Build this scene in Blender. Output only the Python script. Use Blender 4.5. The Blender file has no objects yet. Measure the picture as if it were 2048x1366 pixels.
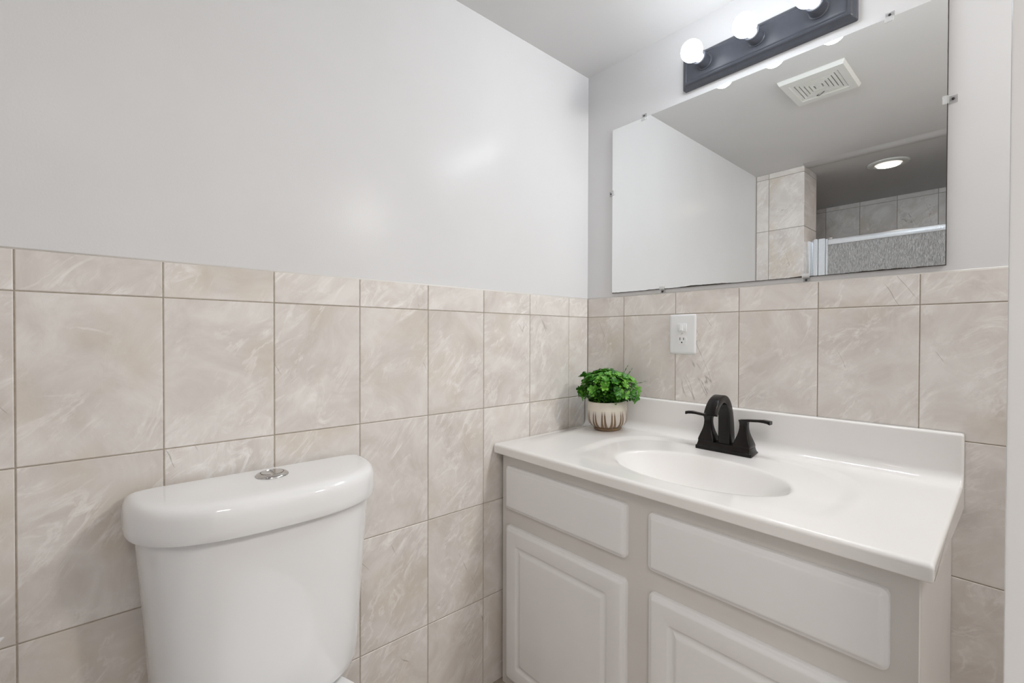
import bpy, bmesh, math, random
import numpy as np
from mathutils import Vector, Matrix

random.seed(7)
rng = np.random.default_rng(11)
SC = bpy.context.scene
COL = SC.collection

# ------------------------------------------------------------------ camera
F_PX = 914.363
YAW, PITCH, ROLL = -0.847436, -0.009691, 0.002483
CAM = Vector((1.16618, -1.43208, 1.14619))
fw = Vector((math.sin(YAW) * math.cos(PITCH), math.cos(YAW) * math.cos(PITCH), math.sin(PITCH)))
rt = Vector((math.cos(YAW), -math.sin(YAW), 0.0))
up = rt.cross(fw)
rt2 = rt * math.cos(ROLL) + up * math.sin(ROLL)
up2 = -rt * math.sin(ROLL) + up * math.cos(ROLL)
cam_data = bpy.data.cameras.new('camera')
cam_data.sensor_fit = 'HORIZONTAL'
cam_data.sensor_width = 36.0
cam_data.lens = F_PX * 36.0 / 2048.0
cam_data.clip_start = 0.01
cam = bpy.data.objects.new('camera', cam_data)
COL.objects.link(cam)
m = Matrix((rt2, up2, -fw)).transposed().to_4x4()
m.translation = CAM
cam.matrix_world = m
SC.camera = cam

# ------------------------------------------------------------------ light, exposure
SC.view_settings.view_transform = 'Standard'
SC.view_settings.look = 'None'
SC.view_settings.gamma = 1.0
SC.view_settings.use_curve_mapping = False
SC.view_settings.exposure = 0.06
BULB_STRENGTH = 5.5       # what the frosted glass itself shows
BULB_POWER = 17.0         # each lamp inside its bulb, linear fall-off
BULB_CONST = 14.0
FAR_POWER = 13.0
FILL_POWER = 11.0  # added fill lamp behind the camera
world = bpy.data.worlds.new('ambient_fill')  # added ambient fill that brightens the cabinet fronts
SC.world = world
world.use_nodes = True
world.node_tree.nodes['Background'].inputs[0].default_value = (1.0, 0.985, 0.96, 1)
world.node_tree.nodes['Background'].inputs[1].default_value = 1.6


def area_light(name, loc, rot, sx, sy, power, color):
    d = bpy.data.lights.new(name, 'AREA')
    d.shape = 'RECTANGLE'
    d.size, d.size_y = sx, sy
    d.energy = power
    d.color = color
    o = bpy.data.objects.new(name, d)
    o.location = loc
    o.rotation_euler = rot
    COL.objects.link(o)
    return o


def bulb_light(name, loc, power, socket='Linear', radius=0.0335, color=(0.84, 0.92, 1.0)):
    d = bpy.data.lights.new(name, 'POINT')
    d.energy = power
    d.color = color
    d.shadow_soft_size = radius
    d.use_nodes = True
    nt = d.node_tree
    em = nt.nodes['Emission']
    fo = nt.nodes.new('ShaderNodeLightFalloff')
    fo.inputs['Strength'].default_value = 1.0
    nt.links.new(fo.outputs[socket], em.inputs['Strength'])
    o = bpy.data.objects.new(name, d)
    o.location = loc
    COL.objects.link(o)


for bx_ in (0.483, 0.6365, 0.790):
    bulb_light('bulb_light', (bx_, 0.004 - 0.112, 2.011), BULB_POWER, 'Linear')
    if BULB_CONST > 0:
        bulb_light('bulb_light', (bx_, 0.004 - 0.112, 2.011), BULB_CONST, 'Constant')
# a second lamp further right on the same wall, outside the frame: its glint shows on the left wall
bulb_light('far_vanity_lamp', (1.6, -0.22, 1.894), FAR_POWER, 'Linear', 0.07, (1.0, 0.98, 0.95))

# dim lamp of the shower downlight
dl = area_light('shower_downlight_lamp', (0.606, -2.020, 2.163), (0, 0, 0), 0.11, 0.11, 0.75, (1.0, 0.84, 0.72))
dl.data.shape = 'DISK'

# unseen fill lamp added at ceiling height behind the camera
area_light('added_fill_lamp', (1.75, -1.75, 2.163), (0, 0, 0), 0.5, 0.5, FILL_POWER, (1.0, 0.97, 0.93))

# ------------------------------------------------------------------ room numbers (metres)
ZC = 2.175           # ceiling
Z0 = 1.2981          # top of the tile wainscot
Z1 = 1.2246          # grout line under the trim course
ROW = 0.30896
PITCH_T = 0.2062
A0 = 0.11114         # first grout line on the left wall, from the corner
B0 = 0.16952         # first grout line on the vanity wall
XR = 1.152           # right wall, room side
YS = -2.846          # shower back wall


# ------------------------------------------------------------------ material helpers
def new_mat(name):
    mt = bpy.data.materials.new(name)
    mt.use_nodes = True
    nt = mt.node_tree
    return mt, nt, nt.nodes['Principled BSDF']


def srgb(r, g, b):
    def f(c):
        c /= 255.0
        return c / 12.92 if c <= 0.04045 else ((c + 0.055) / 1.055) ** 2.4
    return (f(r), f(g), f(b), 1.0)


def N(nt, typ, **kw):
    n = nt.nodes.new(typ)
    for k, v in kw.items():
        setattr(n, k, v)
    return n


def ramp(nt, stops, interp='LINEAR'):
    n = nt.nodes.new('ShaderNodeValToRGB')
    n.color_ramp.interpolation = interp
    els = n.color_ramp.elements
    while len(els) < len(stops):
        els.new(0.5)
    for e, (p, c) in zip(els, stops):
        e.position = p
        e.color = c if len(c) == 4 else (*c, 1)
    return n


def math_node(nt, op, a, b=None, c=None, clamp=False):
    n = nt.nodes.new('ShaderNodeMath')
    n.operation = op
    n.use_clamp = clamp
    for i, v in enumerate((a, b, c)):
        if v is None:
            continue
        if isinstance(v, (int, float)):
            n.inputs[i].default_value = v
        else:
            nt.links.new(v, n.inputs[i])
    return n.outputs[0]


def mix_color(nt, fac, a, b, blend='MIX'):
    n = nt.nodes.new('ShaderNodeMix')
    n.data_type = 'RGBA'
    n.blend_type = blend
    for sock, v in ((n.inputs[0], fac), (n.inputs[6], a), (n.inputs[7], b)):
        if isinstance(v, (int, float)):
            sock.default_value = v
        elif isinstance(v, tuple):
            sock.default_value = v
        else:
            nt.links.new(v, sock)
    return n.outputs[2]


def plain(name, col, rough=0.5, metal=0.0, noise=0.0, nscale=40.0, bump=0.0, coat=0.0, spec=0.5):
    """A plain finish with a faint procedural mottling and roughness variation."""
    mt, nt, bs = new_mat(name)
    tc = N(nt, 'ShaderNodeTexCoord')
    nz = N(nt, 'ShaderNodeTexNoise')
    nz.inputs['Scale'].default_value = nscale
    nz.inputs['Detail'].default_value = 4
    nt.links.new(tc.outputs['Object'], nz.inputs['Vector'])
    d = tuple(max(0, c * (1 - noise)) for c in col[:3]) + (1,)
    rp = ramp(nt, [(0.3, d), (0.7, col)])
    nt.links.new(nz.outputs['Fac'], rp.inputs[0])
    nt.links.new(rp.outputs[0], bs.inputs['Base Color'])
    bs.inputs['Roughness'].default_value = rough
    bs.inputs['Metallic'].default_value = metal
    bs.inputs['Coat Weight'].default_value = coat
    bs.inputs['Coat Roughness'].default_value = 0.06
    bs.inputs['Specular IOR Level'].default_value = spec
    if bump:
        bp = N(nt, 'ShaderNodeBump')
        bp.inputs['Strength'].default_value = bump
        bp.inputs['Distance'].default_value = 0.002
        nt.links.new(nz.outputs['Fac'], bp.inputs['Height'])
        nt.links.new(bp.outputs[0], bs.inputs['Normal'])
    return mt


def paint_mat(name, col, rough=0.38, spec=0.18):
    mt, nt, bs = new_mat(name)
    tc = N(nt, 'ShaderNodeTexCoord')
    nz = N(nt, 'ShaderNodeTexNoise')
    nz.inputs['Scale'].default_value = 260
    nz.inputs['Detail'].default_value = 3
    nt.links.new(tc.outputs['Object'], nz.inputs['Vector'])
    nb = N(nt, 'ShaderNodeTexNoise')
    nb.inputs['Scale'].default_value = 3.5
    nb.inputs['Detail'].default_value = 3
    nt.links.new(tc.outputs['Object'], nb.inputs['Vector'])
    d = tuple(c * 0.975 for c in col[:3]) + (1,)
    rp = ramp(nt, [(0.35, d), (0.65, col)])
    nt.links.new(nb.outputs['Fac'], rp.inputs[0])
    nt.links.new(rp.outputs[0], bs.inputs['Base Color'])
    bs.inputs['Roughness'].default_value = rough
    bs.inputs['Specular IOR Level'].default_value = spec
    mixh = math_node(nt, 'MULTIPLY_ADD', nb.outputs['Fac'], 6.0, nz.outputs['Fac'])
    bp = N(nt, 'ShaderNodeBump')
    bp.inputs['Strength'].default_value = 0.10
    bp.inputs['Distance'].default_value = 0.0012
    nt.links.new(mixh, bp.inputs['Height'])
    nt.links.new(bp.outputs[0], bs.inputs['Normal'])
    return mt


def tile_mat(name, c_lo, c_hi, rough=0.32, normal='Y'):
    """Beige marble-look ceramic: clouds, pale scratchy strokes, warm patches and rare dark hairline
    cracks, shifted from tile to tile."""
    mt, nt, bs = new_mat(name)
    tc = N(nt, 'ShaderNodeTexCoord')
    at = N(nt, 'ShaderNodeAttribute', attribute_name='tile_shift')
    add = N(nt, 'ShaderNodeVectorMath', operation='ADD')
    nt.links.new(tc.outputs['Object'], add.inputs[0])
    nt.links.new(at.outputs['Vector'], add.inputs[1])
    vec = add.outputs[0]

    def noise(v, scale, detail, rgh=0.55, dist=0.0):
        n = N(nt, 'ShaderNodeTexNoise')
        n.inputs['Scale'].default_value = scale
        n.inputs['Detail'].default_value = detail
        n.inputs['Roughness'].default_value = rgh
        n.inputs['Distortion'].default_value = dist
        nt.links.new(v, n.inputs['Vector'])
        return n.outputs['Fac']

    def mapped(deg, stretch):
        """In-plane rotation and stretch; the axis along the wall's normal is flattened."""
        mp = N(nt, 'ShaderNodeMapping', vector_type='TEXTURE')
        r = math.radians(deg)
        if normal == 'X':
            mp.inputs['Rotation'].default_value = (r, 0, 0)
            mp.inputs['Scale'].default_value = (1000, 1, stretch)
        else:
            mp.inputs['Rotation'].default_value = (0, -r, 0)
            mp.inputs['Scale'].default_value = (1, 1000, stretch)
        nt.links.new(vec, mp.inputs['Vector'])
        return mp.outputs[0]

    def over(v, lo, gain):
        return math_node(nt, 'MULTIPLY', math_node(nt, 'SUBTRACT', v, lo, clamp=True), gain, clamp=True)

    def line(v, k):
        w = math_node(nt, 'ABSOLUTE', math_node(nt, 'SUBTRACT', v, 0.5))
        return math_node(nt, 'SUBTRACT', 1.0, math_node(nt, 'MULTIPLY', w, k), clamp=True)

    r1 = ramp(nt, [(0.33, c_lo), (0.67, c_hi)])
    nt.links.new(noise(vec, 6.5, 7, 0.62, 1.0), r1.inputs[0])
    # warm patches
    warm = tuple(c * f for c, f in zip(c_lo[:3], (1.0, 0.95, 0.84))) + (1,)
    c0 = mix_color(nt, math_node(nt, 'MULTIPLY', over(noise(vec, 5.0, 3), 0.54, 7.0), 0.55), r1.outputs[0], warm)
    hi = tuple(min(1, c * f) for c, f in zip(c_hi[:3], (1.12, 1.135, 1.15))) + (1,)
    # pale clouds of feathery strokes
    big = over(noise(vec, 5.5, 3, 0.5, 0.6), 0.47, 7.0)
    slant = mapped(-42, 2.4)
    strokes = over(noise(slant, 19.0, 9, 0.70, 2.6), 0.49, 6.0)
    c1 = mix_color(nt, math_node(nt, 'MULTIPLY', math_node(nt, 'MULTIPLY', strokes, big), 0.85), c0, hi)
    # thin pale veins
    gate = over(noise(vec, 8.0, 4), 0.48, 8.0)
    vn = line(noise(slant, 9.0, 6, 0.6, 1.3), 30.0)
    c2 = mix_color(nt, math_node(nt, 'MULTIPLY', math_node(nt, 'MULTIPLY', vn, gate), 0.55), c1, hi)
    # dark hairline cracks running the other way
    other = mapped(28, 6.0)
    ck = line(noise(other, 6.0, 4, 0.5, 0.15), 280.0)
    g2 = over(noise(vec, 5.5, 3), 0.585, 25.0)
    brk = over(noise(vec, 26.0, 2), 0.36, 9.0)
    wf = math_node(nt, 'MULTIPLY', math_node(nt, 'MULTIPLY', math_node(nt, 'MULTIPLY', ck, g2), brk), 0.62)
    dk = tuple(c * f for c, f in zip(c_lo[:3], (0.34, 0.31, 0.28))) + (1,)
    c3 = mix_color(nt, wf, c2, dk)
    nt.links.new(c3, bs.inputs['Base Color'])
    bs.inputs['Roughness'].default_value = rough
    bs.inputs['Specular IOR Level'].default_value = 0.35
    bp = N(nt, 'ShaderNodeBump')
    bp.inputs['Strength'].default_value = 0.10
    bp.inputs['Distance'].default_value = 0.002
    nt.links.new(strokes, bp.inputs['Height'])
    nt.links.new(bp.outputs[0], bs.inputs['Normal'])
    return mt


M = {}
M['paint'] = paint_mat('satin_white_wall_paint', (0.745, 0.738, 0.740, 1), 0.22, 0.07)
M['ceil'] = paint_mat('flat_white_ceiling_paint', (0.72, 0.708, 0.70, 1), 0.7)
M['tile'] = tile_mat('beige_marble_tile', srgb(210, 202, 195), srgb(232, 227, 222), normal='X')
M['tile_back'] = tile_mat('beige_marble_tile_vanity_wall', srgb(210, 202, 195), srgb(232, 227, 222), normal='Y')
M['tile_shower'] = tile_mat('pale_marble_shower_tile', srgb(208, 200, 194), srgb(230, 224, 219), 0.2)
M['grout'] = plain('grey_beige_grout', srgb(178, 166, 151), 0.9, noise=0.25, nscale=90)
M['caulk'] = plain('white_caulk', srgb(228, 224, 218), 0.55)
M['porcelain'] = plain('white_glazed_porcelain', (0.88, 0.872, 0.868, 1), 0.06, noise=0.02, nscale=4, coat=0.4)
M['chrome'] = plain('brushed_chrome', (0.62, 0.61, 0.60, 1), 0.2, metal=1.0, noise=0.1, nscale=200)
M['aluminium'] = plain('bright_aluminium', (0.86, 0.88, 0.91, 1), 0.22, metal=1.0, noise=0.05, nscale=120)
M['marble'] = plain('white_cultured_marble', (0.88, 0.855, 0.83, 1), 0.14, noise=0.025, nscale=5, coat=0.3)
M['cab'] = plain('white_painted_wood', (0.87, 0.855, 0.85, 1), 0.42, noise=0.03, nscale=7, bump=0.05)
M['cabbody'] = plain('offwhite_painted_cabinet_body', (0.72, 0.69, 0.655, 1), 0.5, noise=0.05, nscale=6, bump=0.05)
M['bronze'] = plain('oil_rubbed_bronze', (0.008, 0.006, 0.005, 1), 0.24, metal=0.0, noise=0.25, nscale=60, spec=0.30)
M['blackmetal'] = plain('black_painted_metal', (0.080, 0.087, 0.108, 1), 0.36, metal=0.0, noise=0.15, nscale=50)
M['plastic'] = plain('white_plastic', (0.80, 0.80, 0.80, 1), 0.3, noise=0.02)
M['ventplastic'] = plain('ivory_vent_plastic', (0.78, 0.775, 0.74, 1), 0.4, noise=0.03)
M['dark'] = plain('dark_gap', (0.012, 0.011, 0.010, 1), 0.8)
M['steel'] = plain('dark_screw_steel', (0.05, 0.045, 0.045, 1), 0.35, metal=0.8)
M['paper'] = plain('white_tissue_paper', (0.84, 0.84, 0.85, 1), 0.95, noise=0.03, nscale=150)
M['floor'] = tile_mat('beige_floor_tile', srgb(160, 148, 134), srgb(188, 176, 164), 0.4)
M['doorpaint'] = paint_mat('gloss_white_trim_paint', (0.80, 0.79, 0.785, 1), 0.3)
M['soil'] = plain('dark_potting_soil', (0.012, 0.010, 0.008, 1), 0.95, noise=0.5, nscale=200, bump=0.6)


def emit_mat(name, col, strength):
    mt, nt, bs = new_mat(name)
    bs.inputs['Base Color'].default_value = (0.9, 0.9, 0.9, 1)
    bs.inputs['Roughness'].default_value = 0.35
    bs.inputs['Emission Color'].default_value = col
    bs.inputs['Emission Strength'].default_value = strength
    return mt


M['bulb'] = emit_mat('lit_frosted_bulb', (0.90, 0.95, 1.0, 1), BULB_STRENGTH)
M['downlight'] = emit_mat('lit_downlight_lens', (1.0, 0.93, 0.86, 1), 0.85)


def clear_mat(name, tint, rough, alpha):
    mt, nt, bs = new_mat(name)
    bs.inputs['Base Color'].default_value = tint
    bs.inputs['Roughness'].default_value = rough
    bs.inputs['Alpha'].default_value = alpha
    return mt


M['clip'] = clear_mat('clear_clip_plastic', (0.9, 0.9, 0.9, 1), 0.12, 0.30)


def mirror_mat():
    """Silvered glass whose backing has corroded to brown along the lower and right edges."""
    mt, nt, bs = new_mat('silvered_mirror_glass')
    tc = N(nt, 'ShaderNodeTexCoord')
    sp = N(nt, 'ShaderNodeSeparateXYZ')
    nt.links.new(tc.outputs['Object'], sp.inputs[0])
    nz = N(nt, 'ShaderNodeTexNoise')
    nz.inputs['Scale'].default_value = 4.5
    nz.inputs['Detail'].default_value = 6
    nz.inputs['Roughness'].default_value = 0.6
    nt.links.new(tc.outputs['Object'], nz.inputs['Vector'])
    # object origin is the lower left corner
    wob = math_node(nt, 'MULTIPLY', math_node(nt, 'SUBTRACT', nz.outputs['Fac'], 0.44), 0.022)
    low = math_node(nt, 'LESS_THAN', sp.outputs['Z'], math_node(nt, 'MAXIMUM', wob, 0.0012))
    wob2 = math_node(nt, 'MULTIPLY', math_node(nt, 'SUBTRACT', nz.outputs['Fac'], 0.36), 0.006)
    right = math_node(nt, 'GREATER_THAN', sp.outputs['X'],
                      math_node(nt, 'SUBTRACT', 0.920, math_node(nt, 'MAXIMUM', wob2, 0.0012)))
    msk = math_node(nt, 'MAXIMUM', low, right)
    col = mix_color(nt, msk, (0.90, 0.915, 0.91, 1), (0.035, 0.026, 0.02, 1))
    nt.links.new(col, bs.inputs['Base Color'])
    nt.links.new(math_node(nt, 'SUBTRACT', 1.0, msk), bs.inputs['Metallic'])
    nt.links.new(math_node(nt, 'MULTIPLY', msk, 0.5), bs.inputs['Roughness'])
    return mt


M['mirror'] = mirror_mat()


def rain_glass_mat():
    mt, nt, bs = new_mat('obscure_rain_glass')
    tc = N(nt, 'ShaderNodeTexCoord')
    mp = N(nt, 'ShaderNodeMapping')
    mp.inputs['Scale'].default_value = (270, 270, 46)
    nt.links.new(tc.outputs['Object'], mp.inputs['Vector'])
    nz = N(nt, 'ShaderNodeTexNoise')
    nz.inputs['Scale'].default_value = 1.0
    nz.inputs['Detail'].default_value = 4
    nz.inputs['Distortion'].default_value = 0.8
    nt.links.new(mp.outputs[0], nz.inputs['Vector'])
    bp = N(nt, 'ShaderNodeBump')
    bp.inputs['Strength'].default_value = 1.0
    bp.inputs['Distance'].default_value = 0.010
    nt.links.new(nz.outputs['Fac'], bp.inputs['Height'])
    nt.links.new(bp.outputs[0], bs.inputs['Normal'])
    rp = ramp(nt, [(0.36, (0.50, 0.485, 0.47, 1)), (0.62, (0.90, 0.89, 0.88, 1))])  # highlight strokes of the rippled glass put into the base colour
    nt.links.new(nz.outputs['Fac'], rp.inputs[0])
    nt.links.new(rp.outputs[0], bs.inputs['Base Color'])
    bs.inputs['Roughness'].default_value = 0.1
    bs.inputs['Transmission Weight'].default_value = 0.2
    bs.inputs['Specular IOR Level'].default_value = 0.9
    bs.inputs['IOR'].default_value = 1.5
    return mt


M['rain'] = rain_glass_mat()


def leaf_mat():
    mt, nt, bs = new_mat('fresh_green_leaf')
    at = N(nt, 'ShaderNodeAttribute', attribute_name='leaf_tone')
    rp = ramp(nt, [(0.0, (0.022, 0.115, 0.012, 1)), (0.5, (0.070, 0.265, 0.020, 1)), (1.0, (0.21, 0.49, 0.065, 1))])
    nt.links.new(at.outputs['Fac'], rp.inputs[0])
    nt.links.new(rp.outputs[0], bs.inputs['Base Color'])
    bs.inputs['Roughness'].default_value = 0.35
    bs.inputs['Transmission Weight'].default_value = 0.0
    bs.inputs['Subsurface Weight'].default_value = 0.0
    return mt


M['leaf'] = leaf_mat()
M['stem'] = plain('dark_green_stem', (0.03, 0.10, 0.02, 1), 0.6, noise=0.3)


def pot_mat(height):
    """Cream glaze over brown stoneware, running down in U shaped drips."""
    mt, nt, bs = new_mat('drip_glazed_stoneware')
    tc = N(nt, 'ShaderNodeTexCoord')
    sp = N(nt, 'ShaderNodeSeparateXYZ')
    nt.links.new(tc.outputs['Object'], sp.inputs[0])
    ang = math_node(nt, 'ARCTAN2', sp.outputs['Y'], sp.outputs['X'])
    n = 13
    u = math_node(nt, 'FRACT', math_node(nt, 'ADD', math_node(nt, 'MULTIPLY', ang, n / (2 * math.pi)), 20.3))
    du = math_node(nt, 'ABSOLUTE', math_node(nt, 'SUBTRACT', u, 0.5))          # 0 in the middle of a wide drip
    nz = N(nt, 'ShaderNodeTexNoise')
    nz.inputs['Scale'].default_value = 28
    nz.inputs['Detail'].default_value = 3
    nt.links.new(tc.outputs['Object'], nz.inputs['Vector'])
    jit = math_node(nt, 'MULTIPLY', math_node(nt, 'SUBTRACT', nz.outputs['Fac'], 0.5), 0.006)
    z = math_node(nt, 'ADD', sp.outputs['Z'], jit)
    # wide drips: half width .35 at the top falling to 0 at z=.012
    h1 = math_node(nt, 'DIVIDE', math_node(nt, 'SUBTRACT', z, 0.016), height * 0.52, clamp=True)
    w1 = math_node(nt, 'MULTIPLY', math_node(nt, 'POWER', h1, 0.32), 0.345)
    wide = math_node(nt, 'DIVIDE', math_node(nt, 'SUBTRACT', w1, du), 0.05, clamp=True)
    # narrow drips in between
    h2 = math_node(nt, 'DIVIDE', math_node(nt, 'SUBTRACT', z, 0.013), height * 0.5, clamp=True)
    w2 = math_node(nt, 'MULTIPLY', math_node(nt, 'POWER', h2, 0.3), 0.085)
    nar = math_node(nt, 'DIVIDE', math_node(nt, 'SUBTRACT', w2, math_node(nt, 'SUBTRACT', 0.5, du)), 0.03, clamp=True)
    topf = math_node(nt, 'DIVIDE', math_node(nt, 'SUBTRACT', z, height * 0.56), height * 0.16, clamp=True)
    cream = math_node(nt, 'MAXIMUM', math_node(nt, 'MAXIMUM', wide, nar), topf)
    brown = mix_color(nt, nz.outputs['Fac'], (0.085, 0.045, 0.020, 1), (0.26, 0.17, 0.09, 1))
    c1 = mix_color(nt, topf, (0.60, 0.545, 0.49, 1), (0.68, 0.63, 0.54, 1))
    out = mix_color(nt, cream, brown, c1)
    nt.links.new(out, bs.inputs['Base Color'])
    bs.inputs['Roughness'].default_value = 0.3
    bp = N(nt, 'ShaderNodeBump')
    bp.inputs['Strength'].default_value = 0.35
    bp.inputs['Distance'].default_value = 0.0015
    nt.links.new(cream, bp.inputs['Height'])
    nt.links.new(bp.outputs[0], bs.inputs['Normal'])
    return mt


# ------------------------------------------------------------------ mesh helpers
def link(name, me, mt, parent=None, smooth=False):
    o = bpy.data.objects.new(name, me)
    COL.objects.link(o)
    if mt is not None:
        me.materials.append(mt)
    if parent is not None:
        o.parent = parent
    if smooth:
        me.polygons.foreach_set('use_smooth', [True] * len(me.polygons))
    return o


def from_bm(name, bm, mt, parent=None, smooth=False, recalc=True):
    if recalc:
        bmesh.ops.recalc_face_normals(bm, faces=bm.faces[:])
    me = bpy.data.meshes.new(name)
    bm.to_mesh(me)
    bm.free()
    return link(name, me, mt, parent, smooth)


def from_np(name, V, Fc, mt, parent=None, smooth=False):
    me = bpy.data.meshes.new(name)
    me.from_pydata([tuple(map(float, v)) for v in V], [], [tuple(f) for f in Fc])
    me.update()
    return link(name, me, mt, parent, smooth)


def smooth_by_angle(o, ang=35):
    me = o.data
    me.polygons.foreach_set('use_smooth', [True] * len(me.polygons))
    bm = bmesh.new()
    bm.from_mesh(me)
    a = math.radians(ang)
    for e in bm.edges:
        if len(e.link_faces) == 2:
            e.smooth = e.calc_face_angle(0) < a
    bm.to_mesh(me)
    bm.free()
    return o


def empty(name, loc=(0, 0, 0), label=None, cat=None, group=None):
    o = bpy.data.objects.new(name, None)
    o.empty_display_size = 0.05
    o.location = loc
    COL.objects.link(o)
    if label:
        o['label'] = label
        o['category'] = cat
    if group:
        o['group'] = group
    return o


def tag(o, label, cat, group=None):
    o['label'] = label
    o['category'] = cat
    if group:
        o['group'] = group
    return o


def structure(o):
    o['kind'] = 'structure'
    return o


def bm_box(bm, lo, hi):
    x0, y0, z0 = lo
    x1, y1, z1 = hi
    vs = [bm.verts.new(c) for c in ((x0, y0, z0), (x1, y0, z0), (x1, y1, z0), (x0, y1, z0),
                                    (x0, y0, z1), (x1, y0, z1), (x1, y1, z1), (x0, y1, z1))]
    for f in ((0, 3, 2, 1), (4, 5, 6, 7), (0, 1, 5, 4), (1, 2, 6, 5), (2, 3, 7, 6), (3, 0, 4, 7)):
        bm.faces.new([vs[i] for i in f])
    return vs


def box_obj(name, lo, hi, mt, parent=None, bevel=0.0, seg=2):
    bm = bmesh.new()
    bm_box(bm, lo, hi)
    if bevel:
        bmesh.ops.bevel(bm, geom=bm.edges[:], offset=bevel, segments=seg, profile=0.5, affect='EDGES')
    o = from_bm(name, bm, mt, parent)
    if bevel:
        smooth_by_angle(o, 40)
    return o


def lathe(bm, prof, seg=48, center=(0, 0, 0), axis='Z', cap=True):
    """Revolve [(r, h)...]; axis Z, X or Y."""
    rings = []
    cx, cy, cz = center
    for r, h in prof:
        ring = []
        for i in range(seg):
            a = 2 * math.pi * i / seg
            c, s = r * math.cos(a), r * math.sin(a)
            if axis == 'Z':
                p = (cx + c, cy + s, cz + h)
            elif axis == 'Y':
                p = (cx + c, cy + h, cz + s)
            else:
                p = (cx + h, cy + c, cz + s)
            ring.append(bm.verts.new(p))
        rings.append(ring)
    for a, b in zip(rings, rings[1:]):
        for i in range(seg):
            j = (i + 1) % seg
            bm.faces.new((a[i], a[j], b[j], b[i]))
    if cap:
        bm.faces.new(rings[0])
        bm.faces.new(rings[-1])
    return rings


def loft(bm, rings, cap=True):
    R = [[bm.verts.new(p) for p in ring] for ring in rings]
    n = len(R[0])
    for a, b in zip(R, R[1:]):
        for i in range(n):
            j = (i + 1) % n
            bm.faces.new((a[i], a[j], b[j], b[i]))
    if cap:
        bm.faces.new(R[0])
        bm.faces.new(R[-1])
    return R


def rrect(hw, hh, r, seg=5):
    """Rounded rectangle outline, counter-clockwise, as (u, v)."""
    pts = []
    r = max(1e-5, min(r, hw - 1e-5, hh - 1e-5))
    for cx, cy, a0 in ((hw - r, hh - r, 0), (-hw + r, hh - r, 90), (-hw + r, -hh + r, 180), (hw - r, -hh + r, 270)):
        for k in range(seg + 1):
            a = math.radians(a0 + 90 * k / seg)
            pts.append((cx + r * math.cos(a), cy + r * math.sin(a)))
    return pts


def tube(bm, pts, r, seg=8):
    P = [Vector(p) for p in pts]
    rings = []
    for i, p in enumerate(P):
        t = (P[min(i + 1, len(P) - 1)] - P[max(i - 1, 0)]).normalized()
        a = t.cross(Vector((0.31, 0.2, 0.93))).normalized()
        b = t.cross(a)
        rings.append([p + a * r * math.cos(2 * math.pi * k / seg) + b * r * math.sin(2 * math.pi * k / seg) for k in range(seg)])
    loft(bm, rings)


# ------------------------------------------------------------------ the setting
TT = 0.008     # tile thickness
REC = 0.004    # painted plaster sits this far behind the tile face


def tile_field(name, parent, plane, us, zs, origin, mt, gap=0.0022, face=0.0, flip=False):
    """Bevelled tiles on a wall. plane 'X': u runs along -y, face at x=face. plane 'Y': u runs along +x, face at y=face.
    plane 'Yb': a wall that looks to +y (u along +x). plane 'Xb': looks to +x (u along -y), same as 'X'."""
    V, Fc, S = [], [], []
    b = 0.0012
    for i in range(len(us) - 1):
        for j in range(len(zs) - 1):
            u0, u1 = us[i] + gap / 2, us[i + 1] - gap / 2
            z0, z1 = zs[j] + gap / 2, zs[j + 1] - gap / 2
            if u1 - u0 < 0.004 or z1 - z0 < 0.004:
                continue
            sh = rng.uniform(-20, 20, 3)
            k = len(V)
            jt = rng.uniform(-0.0003, 0.0003)
            for d, ins in ((TT, 0.0), (b, 0.0), (0.0 + jt, b)):
                for (u, z) in ((u0 + ins, z0 + ins), (u1 - ins, z0 + ins), (u1 - ins, z1 - ins), (u0 + ins, z1 - ins)):
                    if plane == 'X':
                        V.append((face - d, -u, z))
                    elif plane == 'Y':
                        V.append((u, face + d, z))
                    elif plane == 'Yb':
                        V.append((u, face - d, z))
                    elif plane == 'Xr':          # looks to +x, u along -y as well
                        V.append((face - d, -u, z))
                    S.append(sh)
            for q in range(2):
                for e in range(4):
                    f = (e + 1) % 4
                    Fc.append((k + q * 4 + e, k + q * 4 + f, k + q * 4 + 4 + f, k + q * 4 + 4 + e))
            Fc.append((k + 8, k + 9, k + 10, k + 11))
    me = bpy.data.meshes.new(name)
    me.from_pydata([tuple(map(float, v)) for v in V], [], Fc)
    bm = bmesh.new()
    bm.from_mesh(me)
    bmesh.ops.recalc_face_normals(bm, faces=bm.faces[:])
    bm.to_mesh(me)
    bm.free()
    at = me.attributes.new('tile_shift', 'FLOAT_VECTOR', 'POINT')
    at.data.foreach_set('vector', np.array(S, dtype=np.float32).ravel())
    return link(name, me, mt, parent)


def steps(first, pitch, lo, hi):
    out = [lo]
    u = first
    while u < hi - 1e-6:
        if u > lo + 1e-6:
            out.append(u)
        u += pitch
    out.append(hi)
    return out


rows = [Z0]
z = Z1
while z > 0.02:
    rows.append(z)
    z -= ROW
rows.append(0.0)
rows = rows[::-1]

YL_TILE = 1.690
# left wall: painted plaster, with tile wainscot and a grout bed as parts
wl = structure(box_obj('wall_left', (-0.11, YS - 0.10, 0.0), (-REC, 0.11, ZC), M['paint']))
tile_field('tile_wainscot', wl, 'X', steps(A0, PITCH_T, 0.0, YL_TILE), rows, None, M['tile'])
box_obj('grout_bed', (-TT, -YL_TILE, 0.0), (-0.0012, 0.0, Z0 - 0.0006), M['grout'], wl)
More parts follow.
